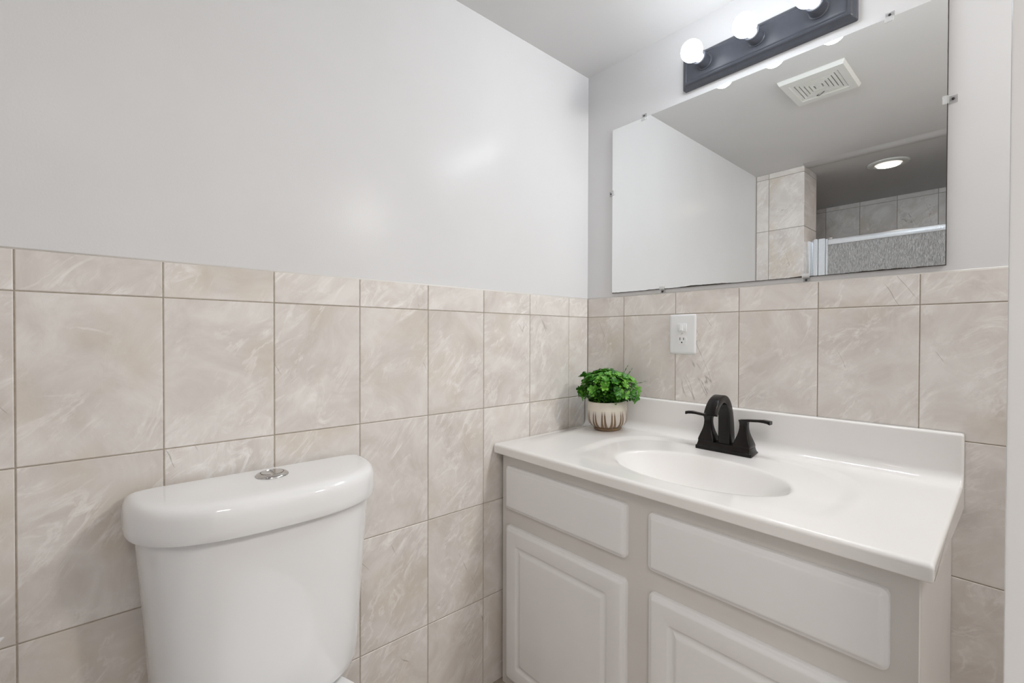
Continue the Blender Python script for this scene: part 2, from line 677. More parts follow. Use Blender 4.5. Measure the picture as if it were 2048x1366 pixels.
# vanity wall
wb = structure(box_obj('wall_back', (-REC, REC, 0.0), (2.75, 0.11, ZC), M['paint']))
tile_field('tile_wainscot', wb, 'Y', steps(B0, PITCH_T, 0.0, 2.65), rows, None, M['tile_back'])
box_obj('grout_bed', (0.0, 0.0012, 0.0), (2.65, TT, Z0 - 0.0006), M['grout'], wb)
# caulk beads along the top of the tiles
bm = bmesh.new()
tube(bm, [(-0.0035, -YL_TILE, Z0 - 0.0005), (-0.0035, 0.002, Z0 - 0.0005)], 0.0028, 8)
structure(from_bm('trim_1', bm, M['caulk'], smooth=True))
bm = bmesh.new()
tube(bm, [(0.0, 0.0035, Z0 - 0.0005), (2.65, 0.0035, Z0 - 0.0005)], 0.0028, 8)
structure(from_bm('trim_2', bm, M['caulk'], smooth=True))
# floor and ceiling
fl = structure(box_obj('floor', (-0.11, YS - 0.10, -0.06), (2.75, 0.11, 0.0), M['grout']))
ffV = tile_field('floor_tiles', fl, 'Y', steps(0.0, 0.305, 0.0, 2.7), steps(0.0, 0.305, 0.0, 2.84), None, M['floor'])
for v in ffV.data.vertices:                      # lay the field flat
    v.co = (v.co.x, -v.co.z, 0.0008 - v.co.y)
structure(box_obj('ceiling', (-0.11, YS - 0.10, ZC), (2.75, 0.11, ZC + 0.08), M['ceil']))
# soft ridge where the ceiling passes into the shower
bm = bmesh.new()
prof = [(0.07 * t_, -0.0008 + 0.0095 * (0.5 + 0.5 * math.cos(math.pi * t_))) for t_ in np.linspace(-1, 1, 15)]
loft(bm, [[(x, -1.715 + a, ZC - h) for a, h in prof] + [(x, -1.715, ZC + 0.002)] for x in (0.268, XR)])
structure(from_bm('trim_3', bm, M['ceil'], smooth=True))

# the room goes on to the right behind a white door that stands open, its edge seen close on the right
JY = -0.75
structure(box_obj('wall_right', (2.65, YS - 0.1, 0.0), (2.75, 0.11, ZC), M['paint']))
structure(box_obj('wall_shower_right', (XR, YS - 0.1, 0.0), (1.27, -1.66, ZC), M['paint']))
dr = structure(box_obj('door_1', (XR, JY - 0.035, 0.012), (XR + 0.71, JY, 2.04), M['doorpaint'], bevel=0.0025, seg=2))
for (pz0, pz1) in ((0.20, 0.92), (1.08, 1.88)):
    for (px0, px1) in ((XR + 0.10, XR + 0.33), (XR + 0.38, XR + 0.61)):
        bm = bmesh.new()
        cx_, cz_ = (px0 + px1) / 2, (pz0 + pz1) / 2
        hw_, hh_ = (px1 - px0) / 2, (pz1 - pz0) / 2
        loft(bm, [[(cx_ + u, JY - 0.0345 - d, cz_ + v) for u, v in rrect(hw_ - i_, hh_ - i_, 0.002, 2)] for i_, d in ((0, 0), (0.004, 0.005), (0.012, 0.003), (0.02, 0.0035))])
        from_bm('door_panel', bm, M['doorpaint'], dr)

# shower: stub wall, back wall, left wall is the long left wall
PX = 0.268
sw = structure(box_obj('wall_stub', (-REC, -1.925, 0.0), (PX - TT, -1.69 - TT, ZC), M['grout']))
srow = [0.0] + [2.141 - 0.325 * k for k in range(6, -1, -1)] + [ZC]
tile_field('front_tiles', sw, 'Yb', [0.0, 0.073, PX], srow, None, M['tile_shower'], face=0, flip=True)
# face of the stub wall looks to +y
for v in sw.children[0].data.vertices:
    v.co.y = -1.69 + v.co.y
tile_field('side_tiles', sw, 'X', [1.69, 1.925], srow, None, M['tile_shower'], face=PX)
ws = structure(box_obj('wall_shower', (-0.11, YS - 0.10, 0.0), (1.27, YS - TT, ZC), M['grout']))
srow2 = [0.0] + [2.141 - 0.325 * k for k in range(6, -1, -1)] + [ZC]
tile_field('back_tiles', ws, 'Yb', steps(0.0868, 0.219, 0.0, XR), srow2, None, M['tile_shower'], face=0)
for v in ws.children[0].data.vertices:
    v.co.y = YS + v.co.y
sl = structure(box_obj('wall_shower_left', (-REC, YS, 0.0), (-0.0012, -1.925, ZC), M['grout']))
tile_field('left_tiles', sl, 'X', steps(1.925 + 0.2, 0.219, 1.925, -YS), srow2, None, M['tile_shower'], face=0.007)


# ------------------------------------------------------------------ countertop with integral basin
def deck_z(x, y):
    s = np.clip(x / 0.105, 0, 1)
    s = s * s * (3 - 2 * s)
    return 0.797 + 0.028 * s * np.clip((y + 0.48) / 0.48, 0, 1)


BX, BY, BA, BB = 0.590, -0.295, 0.225, 0.127


def sstep(a, b, x):
    t = np.clip((x - a) / (b - a), 0, 1)
    return t * t * (3 - 2 * t)


def basin_r(x, y):
    return np.sqrt(((x - BX) / BA) ** 2 + ((y - BY) / BB) ** 2)


def surf_z(x, y):
    zz = deck_z(x, y)
    q = (np.abs((x - BX) / 0.328) ** 3 + np.abs((y - BY) / 0.232) ** 3) ** (1 / 3)
    rec = 0.005 * sstep(1.06, 0.93, q) * sstep(-0.43, -0.30, y)
    r = basin_r(x, y)
    s = 0.135 * (1 - r ** 2.0)
    k = 0.006
    bowl = 0.5 * (s + np.sqrt(s * s + k * k)) - 0.5 * (-0.4 + np.sqrt(0.16 + k * k)) * 0
    bowl = np.where(r > 1.6, 0, bowl)
    return zz - rec - bowl


def build_countertop():
    CT_X0, CT_X1 = 0.002, 1.0725
    root = empty('countertop', (0.537, -0.25, 0.767),
                 'white cultured marble vanity countertop with moulded oval basin and backsplash', 'countertop')
    nx = 300
    t = np.linspace(0, 1, nx)
    xs = CT_X0 + (CT_X1 - CT_X0) * t
    # rounded ends
    re = 0.006
    ends = re * (1 - np.cos(np.linspace(0, math.pi / 2, 6)))[::-1]
    # profile along y: (y, mode, value)
    prof = []
    zlip = 0.767
    prof += [(-0.436, 'abs', zlip), (-0.481, 'abs', zlip)]
    for a in np.linspace(0, math.pi / 2, 4)[1:]:
        prof.append((-0.481 - 0.004 * math.sin(a), 'abs', zlip + 0.004 * (1 - math.cos(a))))
    for a in np.linspace(0, math.pi / 2, 8):
        prof.append((-0.475 - 0.010 * math.cos(a), 'deck', -0.010 * (1 - math.sin(a))))
    n_front = len(prof)
    for y in np.linspace(-0.475, -0.046, 190)[1:]:
        prof.append((y, 'deck', 0.0))
    n_deck = len(prof)
    for a in np.linspace(0, math.pi / 2, 10)[1:]:
        prof.append((-0.046 + 0.026 * math.sin(a), 'deck', 0.026 * (1 - math.cos(a))))
    n_cove = len(prof)
    for zz in np.linspace(0.86, 0.928, 5):
        prof.append((-0.020, 'abs', zz))
    for a in np.linspace(0, math.pi / 2, 7)[1:]:
        prof.append((-0.020 + 0.006 * (1 - math.cos(a)), 'abs', 0.928 + 0.006 * math.sin(a)))
    prof.append((-0.0015, 'abs', 0.934))
    npf = len(prof)
    X = np.zeros((nx, npf))
    Y = np.zeros((nx, npf))
    Z = np.zeros((nx, npf))
    for j, (y, mode, val) in enumerate(prof):
        X[:, j] = xs
        Y[:, j] = y
        if mode == 'abs':
            Z[:, j] = val
        else:
            Z[:, j] = surf_z(xs, np.full(nx, y)) + val
    # round the right hand edge: shift the last columns inwards along the profile normal
    dY = np.gradient(Y, axis=1)
    dZ = np.gradient(Z, axis=1)
    L = np.sqrt(dY ** 2 + dZ ** 2) + 1e-9
    NY, NZ = -dZ / L, dY / L
    for side in (0, 1):
        ang = np.linspace(0, math.pi / 2, 7)
        for k in range(7):
            i = k if side == 0 else nx - 1 - k
            a = ang[6 - k]
            X[i, :] = (CT_X0 + re * (1 - math.sin(a))) if side == 0 else (CT_X1 - re * (1 - math.sin(a)))
            off = re * (1 - math.cos(a))
            Y[i, :] -= NY[i, :] * off
            Z[i, :] -= NZ[i, :] * off
    # analytic-ish vertex normals over the whole sheet
    P = np.stack([X, Y, Z], -1)
    du = np.gradient(P, axis=0)
    dv = np.gradient(P, axis=1)
    NN = np.cross(du, dv)
    NN /= np.linalg.norm(NN, axis=-1, keepdims=True) + 1e-12
    faces = {'deck': [], 'basin': [], 'backsplash': []}
    for i in range(nx - 1):
        for j in range(npf - 1):
            f = (i * npf + j, (i + 1) * npf + j, (i + 1) * npf + j + 1, i * npf + j + 1)
            if j >= n_cove - 5:
                faces['backsplash'].append(f)
            elif n_front <= j < n_deck and basin_r(0.5 * (X[i, j] + X[i + 1, j]), 0.5 * (Y[i, j] + Y[i, j + 1])) < 1.03:
                faces['basin'].append(f)
            else:
                faces['deck'].append(f)
    PV = P.reshape(-1, 3)
    NV = NN.reshape(-1, 3)
    off = np.array(root.location)
    for nm, fs in faces.items():
        used = sorted({v for f in fs for v in f})
        mp = {v: k for k, v in enumerate(used)}
        V = [tuple(PV[v] - off) for v in used]
        NL = [tuple(NV[v]) for v in used]
        FF = [tuple(mp[v] for v in f) for f in fs]
        if nm in ('deck', 'backsplash'):
            # end caps
            for i, flip in ((0, True), (nx - 1, False)):
                if nm == 'deck':
                    idx = [i * npf + j for j in range(0, n_cove - 4)]
                    tail = [(X[i, 0], -0.0015, Z[i, n_cove - 5]), (X[i, 0], -0.0015, zlip)]
                else:
                    idx = [i * npf + j for j in range(n_cove - 5, npf)]
                    tail = [(X[i, 0], -0.0015, Z[i, n_cove - 5])]
                k0 = len(V)
                loop = []
                nrm = (-1, 0, 0) if flip else (1, 0, 0)
                for v in idx:
                    V.append(tuple(PV[v] - off)); NL.append(nrm); loop.append(len(V) - 1)
                for p in tail:
                    V.append(tuple(np.array(p) - off)); NL.append(nrm); loop.append(len(V) - 1)
                FF.append(tuple(loop if flip else loop[::-1]))
        me = bpy.data.meshes.new(nm)
        me.from_pydata([tuple(map(float, v)) for v in V], [], FF)
        me.polygons.foreach_set('use_smooth', [True] * len(me.polygons))
        me.update()
        me.normals_split_custom_set_from_vertices([tuple(map(float, n)) for n in NL])
        link(nm, me, M['marble'], root)
    return root


build_countertop()


# ------------------------------------------------------------------ vanity cabinet
def panel_front(name, x0, x1, z0, z1, parent, raised=False, off=(0, 0, 0)):
    """Routed slab front, standing in front of the face frame; raised=True adds the sunk groove and raised field."""
    cx, cz = (x0 + x1) / 2, (z0 + z1) / 2
    hw, hh = (x1 - x0) / 2, (z1 - z0) / 2
    yf = -0.452
    r0 = 0.013
    spec = [(0.0, 0.0), (0.0, 0.0085), (0.0012, 0.0105), (0.004, 0.0118), (0.0065, 0.0125), (0.0085, 0.0142),
            (0.0105, 0.0165), (0.013, 0.0178), (0.0155, 0.018)]
    if raised:
        g = 0.052
        spec += [(g, 0.018), (g + 0.002, 0.0172), (g + 0.0045, 0.0145), (g + 0.0075, 0.0125), (g + 0.011, 0.012),
                 (g + 0.0145, 0.0126), (g + 0.018, 0.0142), (g + 0.022, 0.0168), (g + 0.0235, 0.0172), (g + 0.027, 0.0174)]
    bm = bmesh.new()
    rings = []
    for ins, d in spec:
        r = max(r0 - ins, 0.0015) if ins < 0.03 else (0.008 if ins < 0.062 else 0.0015)
        rings.append([(cx + u - off[0], yf - d - off[1], cz + v - off[2]) for u, v in rrect(hw - ins, hh - ins, r, 5)])
    loft(bm, rings)
    o = from_bm(name, bm, M['cab'], parent)
    return smooth_by_angle(o, 32)


def build_vanity():
    x0, x1 = 0.012, 1.053
    root = empty('vanity_cabinet', (0.53, -0.23, 0.0),
                 'white painted vanity cabinet with raised panel doors under the marble countertop', 'cabinet')
    off = root.location
    bm = bmesh.new()

    def bx(lo, hi):
        bm_box(bm, tuple(a - b for a, b in zip(lo, off)), tuple(a - b for a, b in zip(hi, off)))
    zt = 0.7665
    bx((x0, -0.434, 0.0), (x0 + 0.016, -0.0015, zt))           # side panels
    bx((x1 - 0.016, -0.434, 0.0), (x1, -0.0015, zt))
    bx((x0 + 0.016, -0.434, 0.09), (x1 - 0.016, -0.0015, 0.105))  # bottom
    bx((x0 + 0.016, -0.012, 0.105), (x1 - 0.016, -0.0015, zt))   # back
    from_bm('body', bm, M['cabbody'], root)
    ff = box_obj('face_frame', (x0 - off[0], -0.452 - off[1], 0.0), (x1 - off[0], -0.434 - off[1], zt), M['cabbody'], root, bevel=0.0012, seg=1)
    o3 = tuple(off)
    panel_front('drawer_front', 0.038, 0.502, 0.589, 0.729, root, False, o3)
    panel_front('drawer_front', 0.563, 1.016, 0.588, 0.728, root, False, o3)
    panel_front('door', 0.040, 0.501, 0.036, 0.537, root, True, o3)
    panel_front('door', 0.565, 1.016, 0.036, 0.537, root, True, o3)
    return root


build_vanity()


# ------------------------------------------------------------------ faucet
def build_faucet():
    cx, cy, zb = 0.5815, -0.082, 0.8155
    root = empty('faucet', (cx, cy, zb), 'dark bronze two handle faucet with arched spout behind the basin', 'faucet')
    # base plate
    bm = bmesh.new()
    rings = []
    rings.append([(u, v, float(surf_z(np.float64(cx + u), np.float64(cy + v))) + 0.0004 - zb) for u, v in rrect(0.080, 0.0262, 0.003, 3)])
    for z, hw, hd in ((0.0075, 0.0802, 0.0263), (0.010, 0.0775, 0.0238),
                      (0.017, 0.0752, 0.0218), (0.0215, 0.0746, 0.0212), (0.023, 0.0735, 0.0203)):
        rings.append([(u, v, z) for u, v in rrect(hw, hd, 0.003, 3)])
    loft(bm, rings)
    smooth_by_angle(from_bm('base_plate', bm, M['bronze'], root), 30)
    # spout: square section swept along an arch that comes forward
    ctrl = [(0.004, 0.018), (0.003, 0.050), (0.001, 0.085), (-0.003, 0.112), (-0.011, 0.134), (-0.024, 0.1495),
            (-0.041, 0.156), (-0.058, 0.1535), (-0.075, 0.1445), (-0.088, 0.131), (-0.097, 0.1165)]
    ctrl = [Vector((0, a, b)) for a, b in ctrl]
    pts = []
    for i in range(len(ctrl) - 1):
        p0, p1, p2, p3 = ctrl[max(i - 1, 0)], ctrl[i], ctrl[i + 1], ctrl[min(i + 2, len(ctrl) - 1)]
        for k in range(4):
            t = k / 4
            pts.append(0.5 * ((2 * p1) + (p2 - p0) * t + (2 * p0 - 5 * p1 + 4 * p2 - p3) * t * t + (3 * p1 - p0 - 3 * p2 + p3) * t ** 3))
    pts.append(ctrl[-1])
    n = len(pts)
    bm = bmesh.new()
    rings = []
    for i, p in enumerate(pts):
        t = (pts[min(i + 1, n - 1)] - pts[max(i - 1, 0)]).normalized()
        nrm = Vector((0, -t.z, t.y))      # in the y-z plane
        s = i / (n - 1)
        hw = 0.0175 - 0.0025 * min(1, s * 1.8) + 0.003 * max(0, s - 0.5)
        hd = 0.0195 - 0.0092 * min(1, s * 1.5)
        rings.append([p + Vector((u, 0, 0)) + nrm * v for u, v in rrect(hw, hd, 0.0035, 3)])
    loft(bm, rings)
    smooth_by_angle(from_bm('spout', bm, M['bronze'], root), 30)
    # handles
    for sgn in (-1, 1):
        hx = sgn * 0.0510
        bm = bmesh.new()
        rings = []
        for z, w in ((0.022, 0.0232), (0.027, 0.0235), (0.032, 0.0222), (0.042, 0.0190), (0.052, 0.0155), (0.062, 0.0127),
                     (0.072, 0.0110), (0.082, 0.0104), (0.090, 0.0108), (0.0945, 0.0121), (0.0965, 0.0125), (0.0975, 0.0117)):
            rings.append([(hx + u, v, z) for u, v in rrect(w, w * 0.92, 0.0028, 3)])
        loft(bm, rings)
        h = smooth_by_angle(from_bm('handle', bm, M['bronze'], root), 30)
        bm = bmesh.new()
        rings = []
        for d, z, ht, wd in ((-0.012, 0.0955, 0.0016, 0.0085), (0.0, 0.0968, 0.0022, 0.0088), (0.012, 0.0975, 0.0032, 0.0085), (0.025, 0.0985, 0.0033, 0.0078),
                             (0.040, 0.1000, 0.0034, 0.0080), (0.052, 0.1005, 0.0041, 0.0090), (0.062, 0.0995, 0.0041, 0.0095),
                             (0.0685, 0.0980, 0.0050, 0.0104), (0.0700, 0.0978, 0.0045, 0.0098)):
            rings.append([(hx + sgn * d, u, z + v) for u, v in rrect(wd, ht, min(ht * .6, 0.0018), 3)])
        loft(bm, rings)
        smooth_by_angle(from_bm('lever', bm, M['bronze'], h), 35)
    return root


build_faucet()


# ------------------------------------------------------------------ potted plant
def build_plant():
    px, py = 0.1695, -0.0945
    pz = float(deck_z(px, py)) + 0.0006
    H = 0.104
    root = empty('potted_plant', (px, py, pz), 'small bushy green plant in a brown and cream drip glazed pot', 'plant')
    root.rotation_euler = (math.atan(0.028 / 0.48), 0, 0)     # sits flush on the slightly rising deck
    bm = bmesh.new()
    prof = [(0.0, 0.0), (0.046, 0.0), (0.0485, 0.002), (0.049, 0.006), (0.0475, 0.0090), (0.0505, 0.0115), (0.0605, 0.0185), (0.0665, 0.027),
            (0.0695, 0.037), (0.0705, 0.048), (0.0702, 0.062), (0.0690, 0.080), (0.0678, 0.095), (0.0672, 0.1015), (0.0660, 0.1038),
            (0.0640, 0.1030), (0.0630, 0.098), (0.0640, 0.085), (0.0640, 0.07), (0.0, 0.07)]
    rings = lathe(bm, [(max(r, 0.0004), h) for r, h in prof], 72)
    o = from_bm('pot', bm, pot_mat(H), root, smooth=True)
    bm = bmesh.new()
    lathe(bm, [(0.0004, 0.088), (0.03, 0.0895), (0.055, 0.088), (0.0632, 0.0865), (0.0632, 0.080)], 40)
    from_bm('soil', bm, M['soil'], root, smooth=True)
    # foliage: arching stems with opposite spoon-shaped leaves
    V, Fc, tone = [], [], []
    SV = bmesh.new()

    def leaf(p, d, nrm, ln, wd, tn):
        d = d.normalized()
        side = d.cross(nrm).normalized()
        nn = side.cross(d).normalized()
        k = len(V)
        outline = [(0, 0.10), (0.22, 0.34), (0.48, 0.82), (0.72, 1.0), (0.90, 0.70), (1.0, 0.16)]
        for s, w in outline:
            droop = -0.20 * ln * s * s
            c = p + d * ln * s + nn * droop
            cup = 0.22 * wd * w
            V.append(c - side * wd * 0.5 * w + nn * cup)
            V.append(c)
            V.append(c + side * wd * 0.5 * w + nn * cup)
            tone.extend([tn, min(1, tn + 0.08), tn])
        for q in range(len(outline) - 1):
            a = k + q * 3
            Fc.append((a, a + 1, a + 4, a + 3))
            Fc.append((a + 1, a + 2, a + 5, a + 4))

    lr = random.Random(5)
    stems = 120
    for s in range(stems):
        az = 2 * math.pi * (s * 0.381966) + lr.uniform(-.2, .2)
        rr = math.sqrt((s + 0.5) / stems)
        # wider along the counter than deep; two lobes with a dip between them
        ex = 0.118 if math.cos(az) > 0 else 0.106
        ey = 0.062 if math.sin(az) > 0 else 0.082
        tip = Vector((math.cos(az) * rr * ex, math.sin(az) * rr * ey, 0))
        dome = 0.150 + 0.046 * math.sqrt(max(0, 1 - rr ** 2.2))
        # the photo's crown is higher on the left than on the right
        dome += -0.075 * max(0, tip.x - 0.01) + lr.uniform(-0.010, 0.010)
        if rr > 0.85:
            dome -= lr.uniform(0.005, 0.050)
        tip.z = dome
        b = Vector((math.cos(az) * 0.045 * rr, math.sin(az) * 0.045 * rr, 0.085))
        mid = b.lerp(tip, 0.5) + Vector((0, 0, 0.018 + 0.012 * rr))
        pts = []
        for k in range(7):
            t = k / 6
            pts.append(b * (1 - t) ** 2 + mid * 2 * t * (1 - t) + tip * t * t)
        tube(SV, pts, 0.0009, 5)
        base_t = lr.uniform(0.15, 0.85)
        for k in range(1, 7):
            d = (pts[k] - pts[k - 1]).normalized()
            a0 = lr.uniform(0, 6.28)
            nl = 3 if k < 6 else 6
            for q in range(nl):
                a = a0 + q * 2 * math.pi / nl
                u = d.cross(Vector((0.3, 0.1, 0.95))).normalized()
                w = d.cross(u)
                out = (u * math.cos(a) + w * math.sin(a)) * 0.9 + d * (0.45 if k < 6 else 0.75)
                ln = lr.uniform(0.0150, 0.0215) * (0.85 + 0.15 * k / 6)
                leaf(pts[k], out, d + Vector((0, 0, 0.25)), ln, ln * lr.uniform(0.50, 0.66), min(1, max(0, base_t + lr.uniform(-.3, .3))))
    # a few wispy sprigs that stand out of the crown
    for (a, b_) in (((0.05, 0.03, 0.17), (0.072, 0.045, 0.205)), ((0.075, 0.02, 0.16), (0.128, 0.03, 0.172)), ((0.035, 0.04, 0.18), (0.052, 0.05, 0.213))):
        a, b_ = Vector(a), Vector(b_)
        tube(SV, [a, a.lerp(b_, .5), b_], 0.0007, 5)
        for t in (0.7, 1.0):
            c = a.lerp(b_, t)
            leaf(c, (b_ - a) + Vector((lr.uniform(-.01, .01), 0, lr.uniform(-.01, .02))), Vector((0, -.3, 1)), 0.014, 0.004, 0.3)
    me = bpy.data.meshes.new('foliage')
    me.from_pydata([tuple(v) for v in V], [], Fc)
    at = me.attributes.new('leaf_tone', 'FLOAT', 'POINT')
    at.data.foreach_set('value', tone)
    link('foliage', me, M['leaf'], root, smooth=True)
    from_bm('stems', SV, M['stem'], root, smooth=True)
    return root


build_plant()


# ------------------------------------------------------------------ mirror and its clips
MX0, MX1, MZ0, MZ1 = 0.1185, 1.0385, 1.3125, 1.9262
bm = bmesh.new()
bm_box(bm, (0, -0.0065, 0), (MX1 - MX0, -0.0005, MZ1 - MZ0))
mir = from_bm('wall_mirror', bm, M['mirror'])
mir.location = (MX0, REC - 0.0005, MZ0)
tag(mir, 'large frameless wall mirror with corroded lower edge above the vanity', 'mirror')


def build_clip():
    root = empty('mirror_clip', (0, 0, 0))
    bm = bmesh.new()
    # local: clip reaches over the mirror towards +z; the foot with the screw is at -z
    bm_box(bm, (-0.009, -0.0032, -0.016), (0.009, 0.0, 0.0))
    bm_box(bm, (-0.009, -0.0105, -0.002), (0.009, -0.0075, 0.009))
    bm_box(bm, (-0.009, -0.0075, -0.002), (0.009, -0.0032, 0.0))
    bmesh.ops.bevel(bm, geom=[e for e in bm.edges], offset=0.0006, segments=2, affect='EDGES')
    from_bm('clip_body', bm, M['clip'], root)
    bm = bmesh.new()
    lathe(bm, [(0.0030, -0.0030), (0.0030, -0.0044), (0.0022, -0.0054), (0.0003, -0.0058)], 16, (0, 0, -0.0085), 'Y')
    from_bm('screw', bm, M['steel'], root, smooth=True)
    return root


def copy_tree(o, parent=None):
    c = o.copy()
    COL.objects.link(c)
    c.parent = parent
    for ch in list(o.children):
        copy_tree(ch, c)
    return c


clip0 = build_clip()
clips = [((0.2506, MZ1), math.pi, 'clear plastic mirror clip at the upper left of the mirror, left of the light bar'),
         ((0.9330, MZ1), math.pi, 'clear plastic mirror clip on the top edge, right of the light bar'),
         ((MX0, 1.6895), math.pi / 2, 'clear plastic mirror clip on the left edge of the mirror'),
         ((MX1, 1.6870), -math.pi / 2, 'clear plastic mirror clip on the right edge of the mirror'),
         ((0.3269, MZ0), 0.0, 'clear plastic mirror clip on the bottom edge, left of the outlet'),
         ((0.7599, MZ0), 0.0, 'clear plastic mirror clip on the bottom edge, above and right of the faucet')]
for i, ((cx, cz), rot, lab) in enumerate(clips):
    c = clip0 if i == 0 else copy_tree(clip0)
    c.location = (cx, REC, cz)
    c.rotation_euler = (0, rot, 0)
    tag(c, lab, 'mirror clip', 'clips holding the mirror')


# ------------------------------------------------------------------ light bar
def build_light():
    x0, x1, z0, z1, th = 0.404, 0.870, 1.9545, 2.0585, 0.030
    cx, cz = (x0 + x1) / 2, (z0 + z1) / 2
    root = empty('vanity_light', (cx, REC, cz), 'black metal three bulb light bar mounted above the mirror', 'light')
    hw, hh = (x1 - x0) / 2, (z1 - z0) / 2
    bm = bmesh.new()
    rings = []
    for ins, d in ((0.0, 0.0), (0.0, 0.014), (0.0015, 0.0165), (0.006, 0.019), (0.009, 0.0225), (0.0105, 0.0265), (0.013, 0.0285), (0.0165, 0.0290),
                   (0.0185, 0.0275), (0.0205, 0.0290), (0.024, 0.0296)):
        rings.append([(u, -d, v) for u, v in rrect(hw - ins, hh - ins, 0.004, 3)])
    loft(bm, rings)
    smooth_by_angle(from_bm('back_plate', bm, M['blackmetal'], root), 30)
    for bx in (0.483, 0.6365, 0.790):
        lx, lz = bx - cx, 2.011 - cz
        bm = bmesh.new()
        prof = [(0.024, -0.028), (0.024, -0.032), (0.0215, -0.034)]
        for k in range(5):
            a = -0.036 - k * 0.0065
            prof += [(0.0215, a), (0.0212, a - 0.0052), (0.0203, a - 0.0057), (0.0203, a - 0.0062)]
        prof += [(0.0208, -0.070), (0.0175, -0.0705), (0.0172, -0.064)]
        lathe(bm, prof, 40, (lx, 0, lz), 'Y')
        sk = smooth_by_angle(from_bm('socket', bm, M['blackmetal'], root), 40)
        # bulb: globe with a neck
        bm = bmesh.new()
        R, yc = 0.0315, -0.112
        prof = [(0.0135, -0.064), (0.0140, -0.074), (0.0150, -0.080)]
        a0 = math.asin(0.0165 / R)
        for k in range(20):
            a = a0 + (math.pi - a0) * k / 19
            prof.append((max(R * math.sin(a), 0.0003), yc + R * math.cos(a)))
        lathe(bm, prof, 40, (lx, 0, lz), 'Y')
        from_bm('bulb', bm, M['bulb'], root, smooth=True)
    return root


build_light()


# ------------------------------------------------------------------ outlet and switch plate
def build_outlet():
    cx, cz = 0.4034, 1.1572
    root = empty('outlet_plate', (cx, 0, cz), 'white wall plate with a switch above an outlet, on the tile left of the faucet', 'outlet')
    bm = bmesh.new()
    rings = []
    for ins, d in ((0.0, 0.0), (0.0, 0.003), (0.0012, 0.0048), (0.004, 0.0062), (0.008, 0.0068)):
        rings.append([(u, -d, v) for u, v in rrect(0.0457 - ins, 0.066 - ins, 0.006 - ins * .4, 5)])
    loft(bm, rings)
    smooth_by_angle(from_bm('plate', bm, M['plastic'], root), 30)
    # switch: a block with a sloped toggle
    sz = 0.0215
    o = box_obj('switch', (-0.0165, -0.0096, sz - 0.0135), (0.0165, -0.0060, sz + 0.0135), M['plastic'], root, bevel=0.0012)
    bm = bmesh.new()
    loft(bm, [[(-0.0052, -0.009, sz - 0.0105), (0.0042, -0.009, sz - 0.0105), (0.0042, -0.009, sz + 0.0100), (-0.0052, -0.009, sz + 0.0100)],
              [(-0.0044, -0.0150, sz - 0.0085), (0.0034, -0.0150, sz - 0.0085), (0.0036, -0.0112, sz + 0.0092), (-0.0046, -0.0112, sz + 0.0092)]])
    from_bm('toggle', bm, M['plastic'], o)
    # receptacle face
    rz = -0.0195
    bm = bmesh.new()
    out = []
    for k in range(48):
        a = 2 * math.pi * k / 48
        out.append((0.0172 * math.cos(a), max(-0.0135, min(0.0135, 0.0172 * math.sin(a)))))
    loft(bm, [[(u, -0.0060, rz + v) for u, v in out], [(u, -0.0082, rz + v) for u, v in out], [(u * .97, -0.0086, rz + v * .97) for u, v in out]])
    rc = smooth_by_angle(from_bm('receptacle', bm, M['plastic'], root), 30)
    for (a, w, h, dz) in ((-0.0063, 0.0011, 0.0044, 0.004), (0.0063, 0.0011, 0.0036, 0.004)):
        box_obj('slot', (a - w, -0.0089, rz + dz - h), (a + w, -0.0080, rz + dz + h), M['dark'], rc)
    bm = bmesh.new()
    pts = [(0.0024 * math.cos(a), 0.0024 * math.sin(a)) for a in np.linspace(0, math.pi, 9)] + [(-0.0024, -0.0022), (0.0024, -0.0022)]
    loft(bm, [[(u, -0.0080, rz - 0.0078 + v) for u, v in pts], [(u, -0.0089, rz - 0.0078 + v) for u, v in pts]])
    from_bm('slot', bm, M['dark'], rc)
    bm = bmesh.new()
    lathe(bm, [(0.0026, -0.0060), (0.0026, -0.0072), (0.0016, -0.0082), (0.0003, -0.0084)], 16, (0, 0, 0.0012), 'Y')
    from_bm('screw', bm, M['chrome'], root, smooth=True)
    return root


build_outlet()


# ------------------------------------------------------------------ toilet
def d_outline(x_back, depth, half, n=2.6, seg=64, back_r=0.02):
    """D shaped outline seen from above: flat back towards the wall, bowed front."""
    pts = []
    for k in range(seg + 1):
        a = -math.pi / 2 + math.pi * k / seg
        c, s = math.cos(a), math.sin(a)
        pts.append((x_back + back_r + (depth - back_r) * abs(c) ** (2 / n), half * math.copysign(abs(s) ** (2 / n), s)))
    # back corners
    for k in range(1, 6):
        a = math.pi / 2 * k / 5
        pts.append((x_back + back_r * (1 - math.sin(a)), half - back_r * (1 - math.cos(a))))
    for k in range(0, 5):
        a = math.pi / 2 * (1 - k / 5)
        pts.append((x_back + back_r * (1 - math.sin(a)), -half + back_r * (1 - math.cos(a))))
    return pts


